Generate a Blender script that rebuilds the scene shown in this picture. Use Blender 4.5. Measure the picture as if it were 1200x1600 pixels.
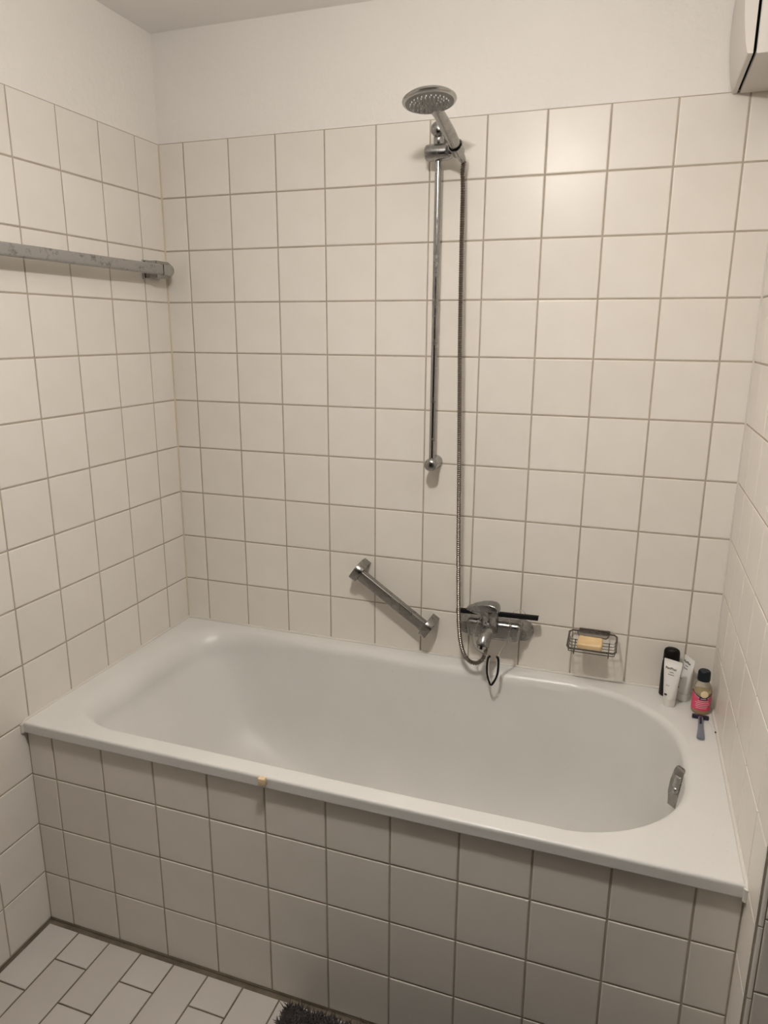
import bpy, bmesh, math, random
from mathutils import Vector, Matrix
random.seed(7)
for o in list(bpy.data.objects): bpy.data.objects.remove(o, do_unlink=True)
SC = bpy.context.scene
COL = SC.collection

# ------------------------------------------------------------------ camera
T = 0.153                      # tile pitch
AL = 0.5563 * T                # first vertical joint on the back wall
XR = 1.6927                    # right wall plane
D = 0.7365                     # bath panel tile plane (y = -D)
ZT = 2.1446                    # top of the tiling
ZC = 2.44                      # ceiling
CEN = Vector((1.41921, -2.00908, 1.60037))
RX = Vector((0.94491962, 0.32725858, 0.00535992))
RY = Vector((0.08481437, -0.22900891, -0.96972235))
RZ = Vector((-0.31612249, 0.91676428, -0.24415124))
cam_d = bpy.data.cameras.new('camera')
cam = bpy.data.objects.new('camera', cam_d); COL.objects.link(cam)
m = Matrix.Identity(4)
for i in range(3):
    m[i][0] = RX[i]; m[i][1] = -RY[i]; m[i][2] = -RZ[i]; m[i][3] = CEN[i]
cam.matrix_world = m
cam_d.sensor_fit = 'VERTICAL'; cam_d.sensor_height = 24.0
cam_d.lens = 1118.667 * 24.0 / 1600.0
cam_d.clip_start = 0.02
SC.camera = cam

# ------------------------------------------------------------------ world, exposure, lamp values
W = bpy.data.worlds.new('world'); SC.world = W; W.use_nodes = True
W.node_tree.nodes['Background'].inputs[0].default_value = (0.012, 0.010, 0.008, 1)
W.node_tree.nodes['Background'].inputs[1].default_value = 0.6
SC.view_settings.view_transform = 'Standard'
SC.view_settings.look = 'None'
SC.view_settings.gamma = 1.0
SC.view_settings.use_curve_mapping = False
SC.view_settings.exposure = 0.0
LAMP_POS = Vector((1.07, -1.17, 2.245))
LAMP_POWER = 55.0
LAMP_COLOR = (1.0, 0.95, 0.885)
LAMP_RADIUS = 0.055
LAMP_FLAT = 0.38

# ------------------------------------------------------------------ materials
def nodes(name):
    mt = bpy.data.materials.new(name); mt.use_nodes = True
    nt = mt.node_tree
    return mt, nt, nt.nodes['Principled BSDF']
def P(name, col, rough=0.5, metal=0.0, spec=0.5, trans=0.0, ior=1.45, alpha=1.0, coat=0.0):
    mt, nt, b = nodes(name)
    b.inputs['Base Color'].default_value = (*col, 1)
    b.inputs['Roughness'].default_value = rough
    b.inputs['Metallic'].default_value = metal
    b.inputs['Specular IOR Level'].default_value = spec
    b.inputs['Transmission Weight'].default_value = trans
    b.inputs['IOR'].default_value = ior
    b.inputs['Alpha'].default_value = alpha
    b.inputs['Coat Weight'].default_value = coat
    return mt
def noise(nt, scale, detail=2.0, rough=0.5, coord='Object'):
    tc = nt.nodes.new('ShaderNodeTexCoord'); n = nt.nodes.new('ShaderNodeTexNoise')
    n.inputs['Scale'].default_value = scale; n.inputs['Detail'].default_value = detail
    n.inputs['Roughness'].default_value = rough
    nt.links.new(tc.outputs[coord], n.inputs['Vector'])
    return n
def bump(nt, b, src, strength, dist):
    bp = nt.nodes.new('ShaderNodeBump'); bp.inputs['Strength'].default_value = strength
    bp.inputs['Distance'].default_value = dist
    nt.links.new(src, bp.inputs['Height']); nt.links.new(bp.outputs[0], b.inputs['Normal'])
def ramp(nt, src, p0, c0, p1, c1):
    r = nt.nodes.new('ShaderNodeValToRGB')
    r.color_ramp.elements[0].position = p0; r.color_ramp.elements[0].color = (*c0, 1)
    r.color_ramp.elements[1].position = p1; r.color_ramp.elements[1].color = (*c1, 1)
    nt.links.new(src, r.inputs[0]); return r
def tile_mat(name, ca, cb, rough, bstr):
    mt, nt, b = nodes(name)
    oi = nt.nodes.new('ShaderNodeObjectInfo')
    r = ramp(nt, oi.outputs['Random'], 0, ca, 1, cb)
    n = noise(nt, 9, 3)
    mx = nt.nodes.new('ShaderNodeMix'); mx.data_type = 'RGBA'; mx.blend_type = 'MULTIPLY'
    mx.inputs[0].default_value = 1.0
    r2 = ramp(nt, n.outputs[0], 0.3, (0.965, 0.96, 0.95), 0.7, (1, 1, 1))
    nt.links.new(r.outputs[0], mx.inputs[6]); nt.links.new(r2.outputs[0], mx.inputs[7])
    nt.links.new(mx.outputs[2], b.inputs['Base Color'])
    b.inputs['Roughness'].default_value = rough
    b.inputs['Specular IOR Level'].default_value = 0.3
    n2 = noise(nt, 130, 3)
    r3 = ramp(nt, n2.outputs[0], 0.35, (rough - .02,) * 3, 0.7, (rough + .05,) * 3)
    nt.links.new(r3.outputs[0], b.inputs['Roughness'])
    n3 = noise(nt, 55, 2)
    bump(nt, b, n3.outputs[0], bstr, 0.002)
    return mt
M = {}
M['tile'] = tile_mat('glazed_wall_tile', (0.785, 0.74, 0.68), (0.82, 0.775, 0.715), 0.31, 0.035)
M['floor_tile'] = tile_mat('floor_tile', (0.53, 0.49, 0.455), (0.59, 0.55, 0.515), 0.42, 0.05)
def grout_mat(name, c0, c1):
    mt, nt, b = nodes(name)
    n = noise(nt, 18, 5, 0.65)
    r = ramp(nt, n.outputs[0], 0.3, c0, 0.7, c1)
    nt.links.new(r.outputs[0], b.inputs['Base Color'])
    b.inputs['Roughness'].default_value = 0.9
    n2 = noise(nt, 900, 2); bump(nt, b, n2.outputs[0], 0.5, 0.0006)
    return mt
M['grout'] = grout_mat('cement_grout', (0.38, 0.325, 0.26), (0.48, 0.42, 0.345))
M['floor_grout'] = grout_mat('dark_floor_grout', (0.10, 0.078, 0.055), (0.19, 0.15, 0.11))
mt, nt, b = nodes('painted_plaster'); M['plaster'] = mt
n = noise(nt, 2.5, 3); r = ramp(nt, n.outputs[0], 0.3, (0.82, 0.785, 0.745), 0.7, (0.85, 0.815, 0.775))
nt.links.new(r.outputs[0], b.inputs['Base Color']); b.inputs['Roughness'].default_value = 0.8
n = noise(nt, 55, 5, 0.6); bump(nt, b, n.outputs[0], 0.55, 0.005)
mt, nt, b = nodes('ceiling_paint'); M['ceiling'] = mt
n = noise(nt, 3, 3); r = ramp(nt, n.outputs[0], 0.3, (0.84, 0.82, 0.79), 0.7, (0.87, 0.85, 0.82))
nt.links.new(r.outputs[0], b.inputs['Base Color']); b.inputs['Roughness'].default_value = 0.7
n = noise(nt, 120, 4); bump(nt, b, n.outputs[0], 0.2, 0.002)
# bath enamel with dust and fine hairs on the rim
mt, nt, b = nodes('bath_enamel'); M['enamel'] = mt
tc = nt.nodes.new('ShaderNodeTexCoord')
n = noise(nt, 6, 3); r = ramp(nt, n.outputs[0], 0.3, (0.69, 0.675, 0.65), 0.7, (0.72, 0.705, 0.68))
sp = noise(nt, 190, 6, 0.75)
sr = ramp(nt, sp.outputs[0], 0.61, (0, 0, 0), 0.68, (1, 1, 1))
pn = noise(nt, 4.5, 2)
pr = ramp(nt, pn.outputs[0], 0.47, (0, 0, 0), 0.62, (1, 1, 1))
mul = nt.nodes.new('ShaderNodeMath'); mul.operation = 'MULTIPLY'
nt.links.new(sr.outputs[0], mul.inputs[0]); nt.links.new(pr.outputs[0], mul.inputs[1])
mul2 = nt.nodes.new('ShaderNodeMath'); mul2.operation = 'MULTIPLY'; mul2.inputs[1].default_value = 0.45
nt.links.new(mul.outputs[0], mul2.inputs[0])
mx = nt.nodes.new('ShaderNodeMix'); mx.data_type = 'RGBA'
nt.links.new(mul2.outputs[0], mx.inputs[0]); nt.links.new(r.outputs[0], mx.inputs[6])
mx.inputs[7].default_value = (0.30, 0.25, 0.20, 1)
nt.links.new(mx.outputs[2], b.inputs['Base Color'])
sx = nt.nodes.new('ShaderNodeSeparateXYZ'); nt.links.new(tc.outputs['Object'], sx.inputs[0])
mr = nt.nodes.new('ShaderNodeMapRange'); mr.inputs[1].default_value = 0.52; mr.inputs[2].default_value = 0.60; mr.inputs[3].default_value = 0.42; mr.inputs[4].default_value = 0.32
nt.links.new(sx.outputs[2], mr.inputs[0]); nt.links.new(mr.outputs[0], b.inputs['Roughness'])
n = noise(nt, 14, 2); bump(nt, b, n.outputs[0], 0.06, 0.003)
M['sealant'] = P('silicone_sealant', (0.66, 0.625, 0.575), 0.45)
def metal(name, c, rough, spots=0.0, scale=60):
    mt, nt, b = nodes(name)
    b.inputs['Metallic'].default_value = 1.0
    n = noise(nt, scale, 4, 0.6)
    r = ramp(nt, n.outputs[0], 0.35, tuple(x * (1 - spots) for x in c), 0.65, c)
    nt.links.new(r.outputs[0], b.inputs['Base Color'])
    r2 = ramp(nt, n.outputs[0], 0.35, (rough + 0.12,) * 3, 0.65, (rough,) * 3)
    nt.links.new(r2.outputs[0], b.inputs['Roughness'])
    return mt
M['chrome'] = metal('limescaled_chrome', (0.40, 0.395, 0.385), 0.17, 0.15)
M['chrome_bright'] = metal('polished_chrome', (0.50, 0.495, 0.485), 0.13, 0.10)
M['steel'] = metal('brushed_steel', (0.36, 0.345, 0.325), 0.22, 0.10, 25)
M['tap'] = metal('limescaled_tap', (0.37, 0.365, 0.355), 0.24, 0.2, 70)
M['hose'] = metal('steel_hose', (0.22, 0.192, 0.168), 0.30, 0.1)
mt, nt, b = nodes('worn_grey_chrome'); M['worn'] = mt
n = noise(nt, 46, 6, 0.72); n2 = noise(nt, 12, 3)
r = ramp(nt, n.outputs[0], 0.36, (0.20, 0.19, 0.185), 0.47, (0.36, 0.345, 0.33))
nt.links.new(r.outputs[0], b.inputs['Base Color'])
r2 = ramp(nt, n2.outputs[0], 0.35, (0.5,) * 3, 0.65, (0.32,) * 3); nt.links.new(r2.outputs[0], b.inputs['Roughness'])
b.inputs['Metallic'].default_value = 0.45
bump(nt, b, n.outputs[0], 0.25, 0.001)
M['grey_plastic'] = P('grey_spray_face', (0.25, 0.245, 0.235), 0.35)
M['nozzle'] = P('pale_nozzle_rubber', (0.46, 0.45, 0.44), 0.4)
M['black'] = P('black_plastic', (0.005, 0.0045, 0.0045), 0.4, spec=0.25)
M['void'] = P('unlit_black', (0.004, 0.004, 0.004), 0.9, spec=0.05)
M['rubber'] = P('black_rubber', (0.006, 0.006, 0.007), 0.55, spec=0.25)
M['navy'] = P('dark_navy_plastic', (0.004, 0.008, 0.014), 0.35, spec=0.3)
M['white_plastic'] = P('white_plastic', (0.80, 0.77, 0.73), 0.35)
M['casing'] = P('white_casing', (0.64, 0.60, 0.56), 0.5)
M['tube_white'] = P('white_laminate_tube', (0.84, 0.82, 0.79), 0.35)
M['ink'] = P('dark_print', (0.02, 0.018, 0.02), 0.5)
M['pale_ink'] = P('pale_print', (0.80, 0.62, 0.62), 0.5)
M['pink'] = P('pink_label', (0.70, 0.075, 0.16), 0.4)
M['cream'] = P('cream_print', (0.80, 0.66, 0.42), 0.5)
M['lilac'] = P('lilac_print', (0.62, 0.50, 0.62), 0.5)
M['clear'] = P('clear_plastic', (0.96, 0.95, 0.93), 0.06, trans=1.0, ior=1.3)
M['bottle_clear'] = P('clear_bottle', (0.93, 0.88, 0.78), 0.08, trans=0.9, ior=1.15)
M['amber'] = P('amber_oil', (0.80, 0.66, 0.33), 0.12, trans=0.5, ior=1.2)
mt, nt, b = nodes('yellow_soap'); M['soap'] = mt
n = noise(nt, 25, 3); r = ramp(nt, n.outputs[0], 0.3, (0.70, 0.49, 0.25), 0.7, (0.78, 0.58, 0.33))
nt.links.new(r.outputs[0], b.inputs['Base Color']); b.inputs['Roughness'].default_value = 0.45
b.inputs['Subsurface Weight'].default_value = 0.15; b.inputs['Subsurface Radius'].default_value = (0.01, 0.006, 0.003)
M['beige'] = P('beige_plastic', (0.74, 0.57, 0.36), 0.5)
M['wire'] = metal('dark_chrome_wire', (0.22, 0.195, 0.175), 0.25, 0.2)
M['razor'] = P('slate_blue_plastic', (0.17, 0.175, 0.215), 0.35)
M['razor_dark'] = P('dark_blue_plastic', (0.012, 0.013, 0.035), 0.35)
M['blade'] = P('blade_steel', (0.5, 0.5, 0.52), 0.2, 1.0)
mt, nt, b = nodes('dark_rug_pile'); M['rug'] = mt
n = noise(nt, 60, 3); r = ramp(nt, n.outputs[0], 0.3, (0.030, 0.024, 0.024), 0.7, (0.075, 0.062, 0.062))
nt.links.new(r.outputs[0], b.inputs['Base Color']); b.inputs['Roughness'].default_value = 0.9
b.inputs['Sheen Weight'].default_value = 0.2
mt, nt, b = nodes('lamp_bulb'); M['bulb'] = mt
b.inputs['Emission Color'].default_value = (*LAMP_COLOR, 1); b.inputs['Emission Strength'].default_value = LAMP_POWER / (4 * math.pi ** 2 * LAMP_RADIUS ** 2)

# ------------------------------------------------------------------ helpers
def link(name, me, mat=None, parent=None, loc=None, mat4=None):
    o = bpy.data.objects.new(name, me); COL.objects.link(o)
    if mat is not None and me is not None and len(me.materials) == 0: me.materials.append(mat)
    if parent is not None: o.parent = parent
    if loc is not None: o.location = loc
    if mat4 is not None: o.matrix_local = mat4
    return o
def tag(o, label, cat, group=None):
    o['label'] = label; o['category'] = cat
    if group: o['group'] = group
    return o
def empty(name, loc=(0, 0, 0), rz=0.0):
    o = bpy.data.objects.new(name, None); COL.objects.link(o)
    o.empty_display_size = 0.05; o.location = loc; o.rotation_euler = (0, 0, rz); return o
def thing(name, label, cat, loc=(0, 0, 0), rz=0.0, group=None):
    return tag(empty(name, loc, rz), label, cat, group)
def fin(bm, smooth=True, angle=40):
    me = bpy.data.meshes.new('m'); bmesh.ops.recalc_face_normals(bm, faces=bm.faces)
    bm.to_mesh(me); bm.free()
    if smooth:
        for p in me.polygons: p.use_smooth = True
        me.set_sharp_from_angle(angle=math.radians(angle))
    return me
def data(verts, faces, smooth=True, angle=40):
    bm = bmesh.new(); vs = [bm.verts.new(v) for v in verts]
    for f in faces: bm.faces.new([vs[i] for i in f])
    return fin(bm, smooth, angle)
def b_box(bm, x0, x1, y0, y1, z0, z1, bev=0.0, seg=2):
    g = bmesh.ops.create_cube(bm, size=1.0)['verts']
    for v in g:
        v.co = Vector(((x0 + x1) / 2 + v.co.x * (x1 - x0), (y0 + y1) / 2 + v.co.y * (y1 - y0), (z0 + z1) / 2 + v.co.z * (z1 - z0)))
    if bev > 0:
        es = list({e for v in g for e in v.link_edges})
        bmesh.ops.bevel(bm, geom=es, offset=bev, segments=seg, profile=0.5, affect='EDGES')
def box(x0, x1, y0, y1, z0, z1, bev=0.0, seg=2, smooth=None):
    bm = bmesh.new(); b_box(bm, x0, x1, y0, y1, z0, z1, bev, seg)
    return fin(bm, bev > 0 if smooth is None else smooth)
def frame(d):
    d = d.normalized(); a = Vector((0, 0, 1)) if abs(d.z) < 0.9 else Vector((1, 0, 0))
    u = d.cross(a).normalized(); return u, d.cross(u).normalized()
def b_sweep(bm, pts, rad, seg=12, sx=1.0, sy=1.0, up=None, caps=True, closed=False):
    pts = [Vector(p) for p in pts]; n = len(pts); rings = []
    u = None
    for i, p in enumerate(pts):
        a = pts[(i - 1) % n] if (closed or i > 0) else pts[i]
        c = pts[(i + 1) % n] if (closed or i < n - 1) else pts[i]
        d = (c - a).normalized()
        if u is None:
            if up is not None: u = (Vector(up) - d * Vector(up).dot(d)).normalized()
            else: u = frame(d)[0]
        else: u = (u - d * u.dot(d)).normalized()
        w = d.cross(u)
        r = rad[i] if isinstance(rad, (list, tuple)) else rad
        rings.append([bm.verts.new(p + (u * math.cos(t) * sx + w * math.sin(t) * sy) * r)
                      for t in [2 * math.pi * k / seg for k in range(seg)]])
    m = n if closed else n - 1
    for i in range(m):
        A, B = rings[i], rings[(i + 1) % n]
        for k in range(seg): bm.faces.new((A[k], A[(k + 1) % seg], B[(k + 1) % seg], B[k]))
    if caps and not closed:
        bm.faces.new(rings[0][::-1]); bm.faces.new(rings[-1])
def sweep(pts, rad, seg=12, **k):
    bm = bmesh.new(); b_sweep(bm, pts, rad, seg, **k); return fin(bm)
def lathe(prof, seg=40, smooth_angle=40):
    bm = bmesh.new(); rings = []
    for r, z in prof:
        if r < 1e-6: rings.append([bm.verts.new((0, 0, z))])
        else: rings.append([bm.verts.new((r * math.cos(t), r * math.sin(t), z)) for t in [2 * math.pi * k / seg for k in range(seg)]])
    for A, B in zip(rings, rings[1:]):
        for k in range(seg):
            l = (k + 1) % seg
            if len(A) == 1 and len(B) == 1: continue
            if len(A) == 1: bm.faces.new((A[0], B[k], B[l]))
            elif len(B) == 1: bm.faces.new((A[k], A[l], B[0]))
            else: bm.faces.new((A[k], A[l], B[l], B[k]))
    return fin(bm, True, smooth_angle)
def prism(poly, h0, h1, bev=0.0, seg=2):          # polygon in XY extruded along Z
    bm = bmesh.new()
    lo = [bm.verts.new((x, y, h0)) for x, y in poly]; hi = [bm.verts.new((x, y, h1)) for x, y in poly]
    n = len(poly); bm.faces.new(lo[::-1]); bm.faces.new(hi)
    for k in range(n): bm.faces.new((lo[k], lo[(k + 1) % n], hi[(k + 1) % n], hi[k]))
    if bev > 0:
        es = [e for e in bm.edges if abs(e.verts[0].co.z - e.verts[1].co.z) < 1e-6]
        bmesh.ops.bevel(bm, geom=es, offset=bev, segments=seg, profile=0.5, affect='EDGES')
    return fin(bm)
def basis(o, ex, ey, ez):
    mm = Matrix.Identity(4)
    for i in range(3):
        mm[i][0] = ex[i]; mm[i][1] = ey[i]; mm[i][2] = ez[i]; mm[i][3] = o[i]
    return mm
def axis_mat(o, d, up=(0, 0, 1)):                  # local Z along d
    d = Vector(d).normalized(); u = Vector(up)
    x = u.cross(d)
    if x.length < 1e-4: x = Vector((1, 0, 0))
    x.normalize(); y = d.cross(x); return basis(Vector(o), x, y, d)
def spline(pts, n):
    pts = [Vector(p) for p in pts]; out = []
    for i in range(len(pts) - 1):
        p0 = pts[max(i - 1, 0)]; p1 = pts[i]; p2 = pts[i + 1]; p3 = pts[min(i + 2, len(pts) - 1)]
        for k in range(n):
            t = k / n
            out.append(0.5 * ((2 * p1) + (p2 - p0) * t + (2 * p0 - 5 * p1 + 4 * p2 - p3) * t * t + (3 * p1 - p0 - 3 * p2 + p3) * t ** 3))
    out.append(pts[-1]); return out
def resample(pts, step):
    out = [pts[0].copy()]; acc = 0.0
    for a, c in zip(pts, pts[1:]):
        L = (c - a).length
        while L > 0 and acc + L >= step:
            t = (step - acc) / L; a = a.lerp(c, t); out.append(a.copy()); L = (c - a).length; acc = 0.0
        acc += L
    return out
def text_mesh(body, size, offset=0.0, space=1.0):
    cu = bpy.data.curves.new('t', 'FONT'); cu.body = body; cu.size = size; cu.align_x = 'CENTER'; cu.align_y = 'CENTER'
    cu.extrude = 0.00008; cu.offset = offset; cu.space_character = space; cu.resolution_u = 2
    ob = bpy.data.objects.new('t', cu); COL.objects.link(ob)
    dg = bpy.context.evaluated_depsgraph_get(); me = bpy.data.meshes.new_from_object(ob.evaluated_get(dg))
    bpy.data.objects.remove(ob); bpy.data.curves.remove(cu); me.materials.clear(); return me
def struct(name, me, mat, parent=None):
    o = link(name, me, mat, parent)
    if parent is None: o['kind'] = 'structure'
    return o

# ------------------------------------------------------------------ tiles
_tc = {}
def tile_data(w, h, mat, th=0.008, drop=0.0010, ins=0.0024):
    key = (round(w, 4), round(h, 4), mat.name)
    if key in _tc: return _tc[key]
    vs = []; fs = []
    for i, z in ((0, -th), (0, -drop), (ins * 0.3, -drop * 0.35), (ins, 0)):
        x = w / 2 - i; y = h / 2 - i; vs += [(-x, -y, z), (x, -y, z), (x, y, z), (-x, y, z)]
    for k in range(3):
        for q in range(4): fs.append((4 * k + q, 4 * k + (q + 1) % 4, 4 * k + 4 + (q + 1) % 4, 4 * k + 4 + q))
    fs.append((12, 13, 14, 15)); fs.append((3, 2, 1, 0))
    me = bpy.data.meshes.new('tile'); me.from_pydata(vs, [], fs); me.materials.append(mat); _tc[key] = me
    return me
def lay(parent, cols, rows, origin, ex, ey, ez, mat, gap, skip=None, jit=0.0022, name='tile', jz=0.0003):
    ex, ey, ez = Vector(ex), Vector(ey), Vector(ez)
    for c0, c1 in zip(cols, cols[1:]):
        for r0, r1 in zip(rows, rows[1:]):
            w = abs(c1 - c0) - gap; h = abs(r1 - r0) - gap
            if w < 0.004 or h < 0.004: continue
            cx = (c0 + c1) / 2; cy = (r0 + r1) / 2
            if skip and skip(cx, cy): continue
            o = link(name, tile_data(w, h, mat), None, parent)
            p = Vector(origin) + ex * cx + ey * cy + ez * random.uniform(-jz, jz)
            a = random.gauss(0, jit * 0.5); bb = random.gauss(0, jit * 0.5)
            n = (ez + ex * a + ey * bb).normalized(); x = (ex - n * ex.dot(n)).normalized(); y = n.cross(x)
            o.matrix_local = basis(p, x, y, n)
GAP = 0.0044
REC = 0.0016
rows_hi = [ZT - r * T for r in range(0, 11)]
rows_all = [ZT - r * T for r in range(0, 14)] + [0.004]

# ------------------------------------------------------------------ room shell
XE, YE = 2.70, -2.75
wb = struct('wall_back', box(-0.12, XE + 0.12, 0.004, 0.14, 0, ZC), M['plaster'])
link('grout_bed', box(0.0, XR + 0.01, REC, 0.005, 0.30, ZT), M['grout'], wb)
cols = [0.0] + [AL + i * T for i in range(11)] + [XR]
lay(wb, cols, [ZT - r * T for r in range(0, 10)] + [0.60], (0, 0, 0), (1, 0, 0), (0, 0, 1), (0, -1, 0), M['tile'], GAP)

wl = struct('wall_left', box(-0.14, -0.004, YE, 0.10, 0, ZC), M['plaster'])
link('grout_bed', box(-0.005, -REC, YE, 0.0, 0.0, ZT), M['grout'], wl)
bl = 0.7214 * T
ycols = [0.0] + [-(bl + i * T) for i in range(0, 16)]
lay(wl, [-y for y in ycols], rows_all, (0, 0, 0), (0, -1, 0), (0, 0, 1), (1, 0, 0), M['tile'], GAP,
    skip=lambda c, r: c < 0.70 and r < 0.5)

wr = struct('wall_right', box(XR + 0.004, XE, -0.832, 0.0035, 0, ZC), M['plaster'])
link('grout_bed', box(XR + REC, XR + 0.01, -0.8335, 0.0, 0.0, ZT), M['grout'], wr)
link('grout_bed', box(XR + REC, XE, -0.8345, -0.825, 0.0, ZT + 0.017), M['grout'], wr)
rc = [0.0, 0.119, 0.272, 0.425, 0.578, 0.731]
lay(wr, rc, rows_all, (XR, 0, 0), (0, -1, 0), (0, 0, 1), (-1, 0, 0), M['tile'], GAP, skip=lambda c, r: c < 0.70 and r < 0.5)
# bull-nosed edge tiles at the free end of the right wall
def bullnose(h):
    pr = [(0.008, 0.0), (0.0, 0.0)]
    yl = 0.103; rr = 0.011
    for k in range(0, 9):
        a = math.pi / 2 * k / 8
        pr.append((rr - rr * math.cos(a), yl - rr + rr * math.sin(a)))
    pr.append((0.0125, yl)); pr.append((0.0125, 0.09)); pr.append((0.008, 0.09))
    bm = bmesh.new()
    lo = [bm.verts.new((x, -y, -h / 2)) for x, y in pr]; hi = [bm.verts.new((x, -y, h / 2)) for x, y in pr]
    n_ = len(pr)
    for k in range(n_): bm.faces.new((lo[k], lo[(k + 1) % n_], hi[(k + 1) % n_], hi[k]))
    bm.faces.new(lo[::-1]); bm.faces.new(hi)
    return fin(bm, True, 30)
_bn = {}
for r0, r1 in zip(rows_all, rows_all[1:]):
    h = round(r0 - r1 - 0.0035, 4)
    if h not in _bn:
        _bn[h] = bullnose(h); _bn[h].materials.append(M['tile'])
    link('edge_tile', _bn[h], None, wr, (XR, -0.731 - GAP / 2, (r0 + r1) / 2))
px = [XR + 0.0125] + [XR + 0.0125 + i * T for i in range(1, 7)]
lay(wr, px, [z + 0.017 for z in rows_all[:-1]] + [0.004], (0, -0.8365, 0), (1, 0, 0), (0, 0, 1), (0, -1, 0), M['tile'], GAP)

struct('ceiling', box(-0.14, XE + 0.12, YE - 0.12, 0.14, ZC, ZC + 0.1), M['ceiling'])

fl = struct('floor', box(-0.14, XE + 0.12, YE - 0.9, 0.14, -0.12, -0.0025), M['floor_grout'])
fx = [0.007, 0.107] + [0.107 + 0.1019 * i for i in range(1, 26)]
for i in range(len(fx) - 1):
    ystart = -0.837 if i % 2 else -0.936
    ys = [-0.7475]
    y = ystart
    while y > YE: ys.append(y); y -= 0.2
    ys.append(YE)
    lay(fl, fx[i:i + 2], [-v for v in ys], (0, 0, 0), (1, 0, 0), (0, -1, 0), (0, 0, 1), M['floor_tile'], 0.0042, jit=0.001,
        skip=(lambda c, r: c > XR - 0.02 and r < 0.86))

# ------------------------------------------------------------------ bath panel
bp = thing('bath_surround', 'square-tiled front surround below the white bathtub', 'bath surround')
link('backing', box(0.0, XR, -D + REC, -0.7235, 0.0, 0.590), M['grout'], bp)
pc = [0.001] + [AL - 0.0049 + i * T for i in range(11)] + [XR - 0.001]
lay(bp, pc, [0.597, ZT - 11 * T, ZT - 12 * T, ZT - 13 * T, 0.006], (0, -D, 0), (1, 0, 0), (0, 0, 1), (0, -1, 0), M['tile'], GAP)

# ------------------------------------------------------------------ bathtub
ZR = 0.621
tub = thing('bathtub', 'white enamel bathtub built in between the tiled walls', 'bathtub')
cx, cy = 0.92, -0.378
def outline_poly(x0, x1, y0, y1, rl, rr_):
    pts = []
    def arc(ax, ay, rx, ry, a0, a1):
        for k in range(25):
            a = math.radians(a0 + (a1 - a0) * k / 24); pts.append((ax + rx * math.cos(a), ay + ry * math.sin(a)))
    h = (y1 - y0) / 2
    arc(x1 - rr_, y0 + min(rr_, h), rr_, min(rr_, h), -90, 0); arc(x1 - rr_, y1 - min(rr_, h), rr_, min(rr_, h), 0, 90)
    arc(x0 + rl, y1 - rl, rl, rl, 90, 180); arc(x0 + rl, y0 + rl, rl, rl, 180, 270)
    return pts
def cast(poly, a):
    dx, dy = math.cos(a), math.sin(a); best = None
    n_ = len(poly)
    for i in range(n_):
        x1_, y1_ = poly[i][0] - cx, poly[i][1] - cy; x2_, y2_ = poly[(i + 1) % n_][0] - cx, poly[(i + 1) % n_][1] - cy
        ex_, ey_ = x2_ - x1_, y2_ - y1_; den = dx * ey_ - dy * ex_
        if abs(den) < 1e-12: continue
        t = (x1_ * ey_ - y1_ * ex_) / den; s = (x1_ * dy - y1_ * dx) / den
        if t > 0 and -1e-6 <= s <= 1 + 1e-6 and (best is None or t > best): best = t
    return best
X0, X1, Y0, Y1 = 0.003, XR - 0.003, -0.7485, -0.003
rect = [(X1, Y0), (X1, Y1), (X0, Y1), (X0, Y0)]
def inset(r, q): return [(X1 - q, Y0 + q), (X1 - q, Y1 - q * 0.2), (X0 + q * 0.2, Y1 - q * 0.2), (X0 + q * 0.2, Y0 + q)]
angs = sorted({2 * math.pi * k / 200 for k in range(200)} | {math.atan2(y - cy, x - cx) % (2 * math.pi) for x, y in rect})
inn = outline_poly(0.105, 1.603, -0.697, -0.058, 0.15, 0.275)
bot = outline_poly(0.46, 1.50, -0.60, -0.17, 0.17, 0.21)
rin = [cast(inn, a) for a in angs]; rbo = [cast(bot, a) for a in angs]
def fw(a):                                   # width of the rounded inner lip
    s = math.sin(a); c = math.cos(a)
    x = cx + 0.7 * c; 
    f = 0.012 + 0.028 * max(0.0, min(1.0, (s + 0.55) / 0.9))
    if c < -0.75: f = max(f, 0.012 + 0.075 * min(1.0, (-(c) - 0.75) / 0.2) * max(0.0, min(1.0, (s + 0.42) / 0.25)))
    if c > 0.8: f = max(0.016, min(f, 0.022))
    return f
rings = []
def ring(rf, zf): rings.append([(cx + rf(i) * math.cos(a), cy + rf(i) * math.sin(a), zf(i)) for i, a in enumerate(angs)])
rr0 = [cast(rect, a) for a in angs]
for q, z in ((0.010, 0.5915), (0.0015, 0.5915), (0.0, 0.593), (0.0, 0.595), (0.0, 0.612), (0.0, 0.615), (0.0005, 0.6175), (0.0018, 0.6195), (0.004, 0.6208), (0.0065, ZR), (0.0085, ZR), (0.015, ZR)):
    ii = [cast(inset(rect, q), a) for a in angs]
    ring(lambda i: ii[i], lambda i: z)
fws = [fw(a) for a in angs]
for k in range(0, 9):
    a_ = math.pi / 2 * k / 8
    ring(lambda i: rin[i] + fws[i] * (1 - math.sin(a_) * 1.0), lambda i: ZR - (fws[i] * 1.0) * (1 - math.cos(a_)))
ZB = 0.185
for k in range(1, 26):
    s = k / 25
    g = s ** 1.15 * 0.80 if s < 1 else 0.8
    def rf(i, s=s):
        # wall then bottom fillet
        t = s; lin = 0.62 * t; fil = max(0.0, (t - 0.55) / 0.45) ** 2 * 0.38
        return rin[i] + (rbo[i] - rin[i]) * (lin + fil)
    def zf(i, s=s):
        top = ZR - fws[i]
        e = math.sin(min(1.0, s) * math.pi / 2) ** 1.0 * 0.35 + s * 0.65
        return top + (ZB - top) * e
    ring(rf, zf)
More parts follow.
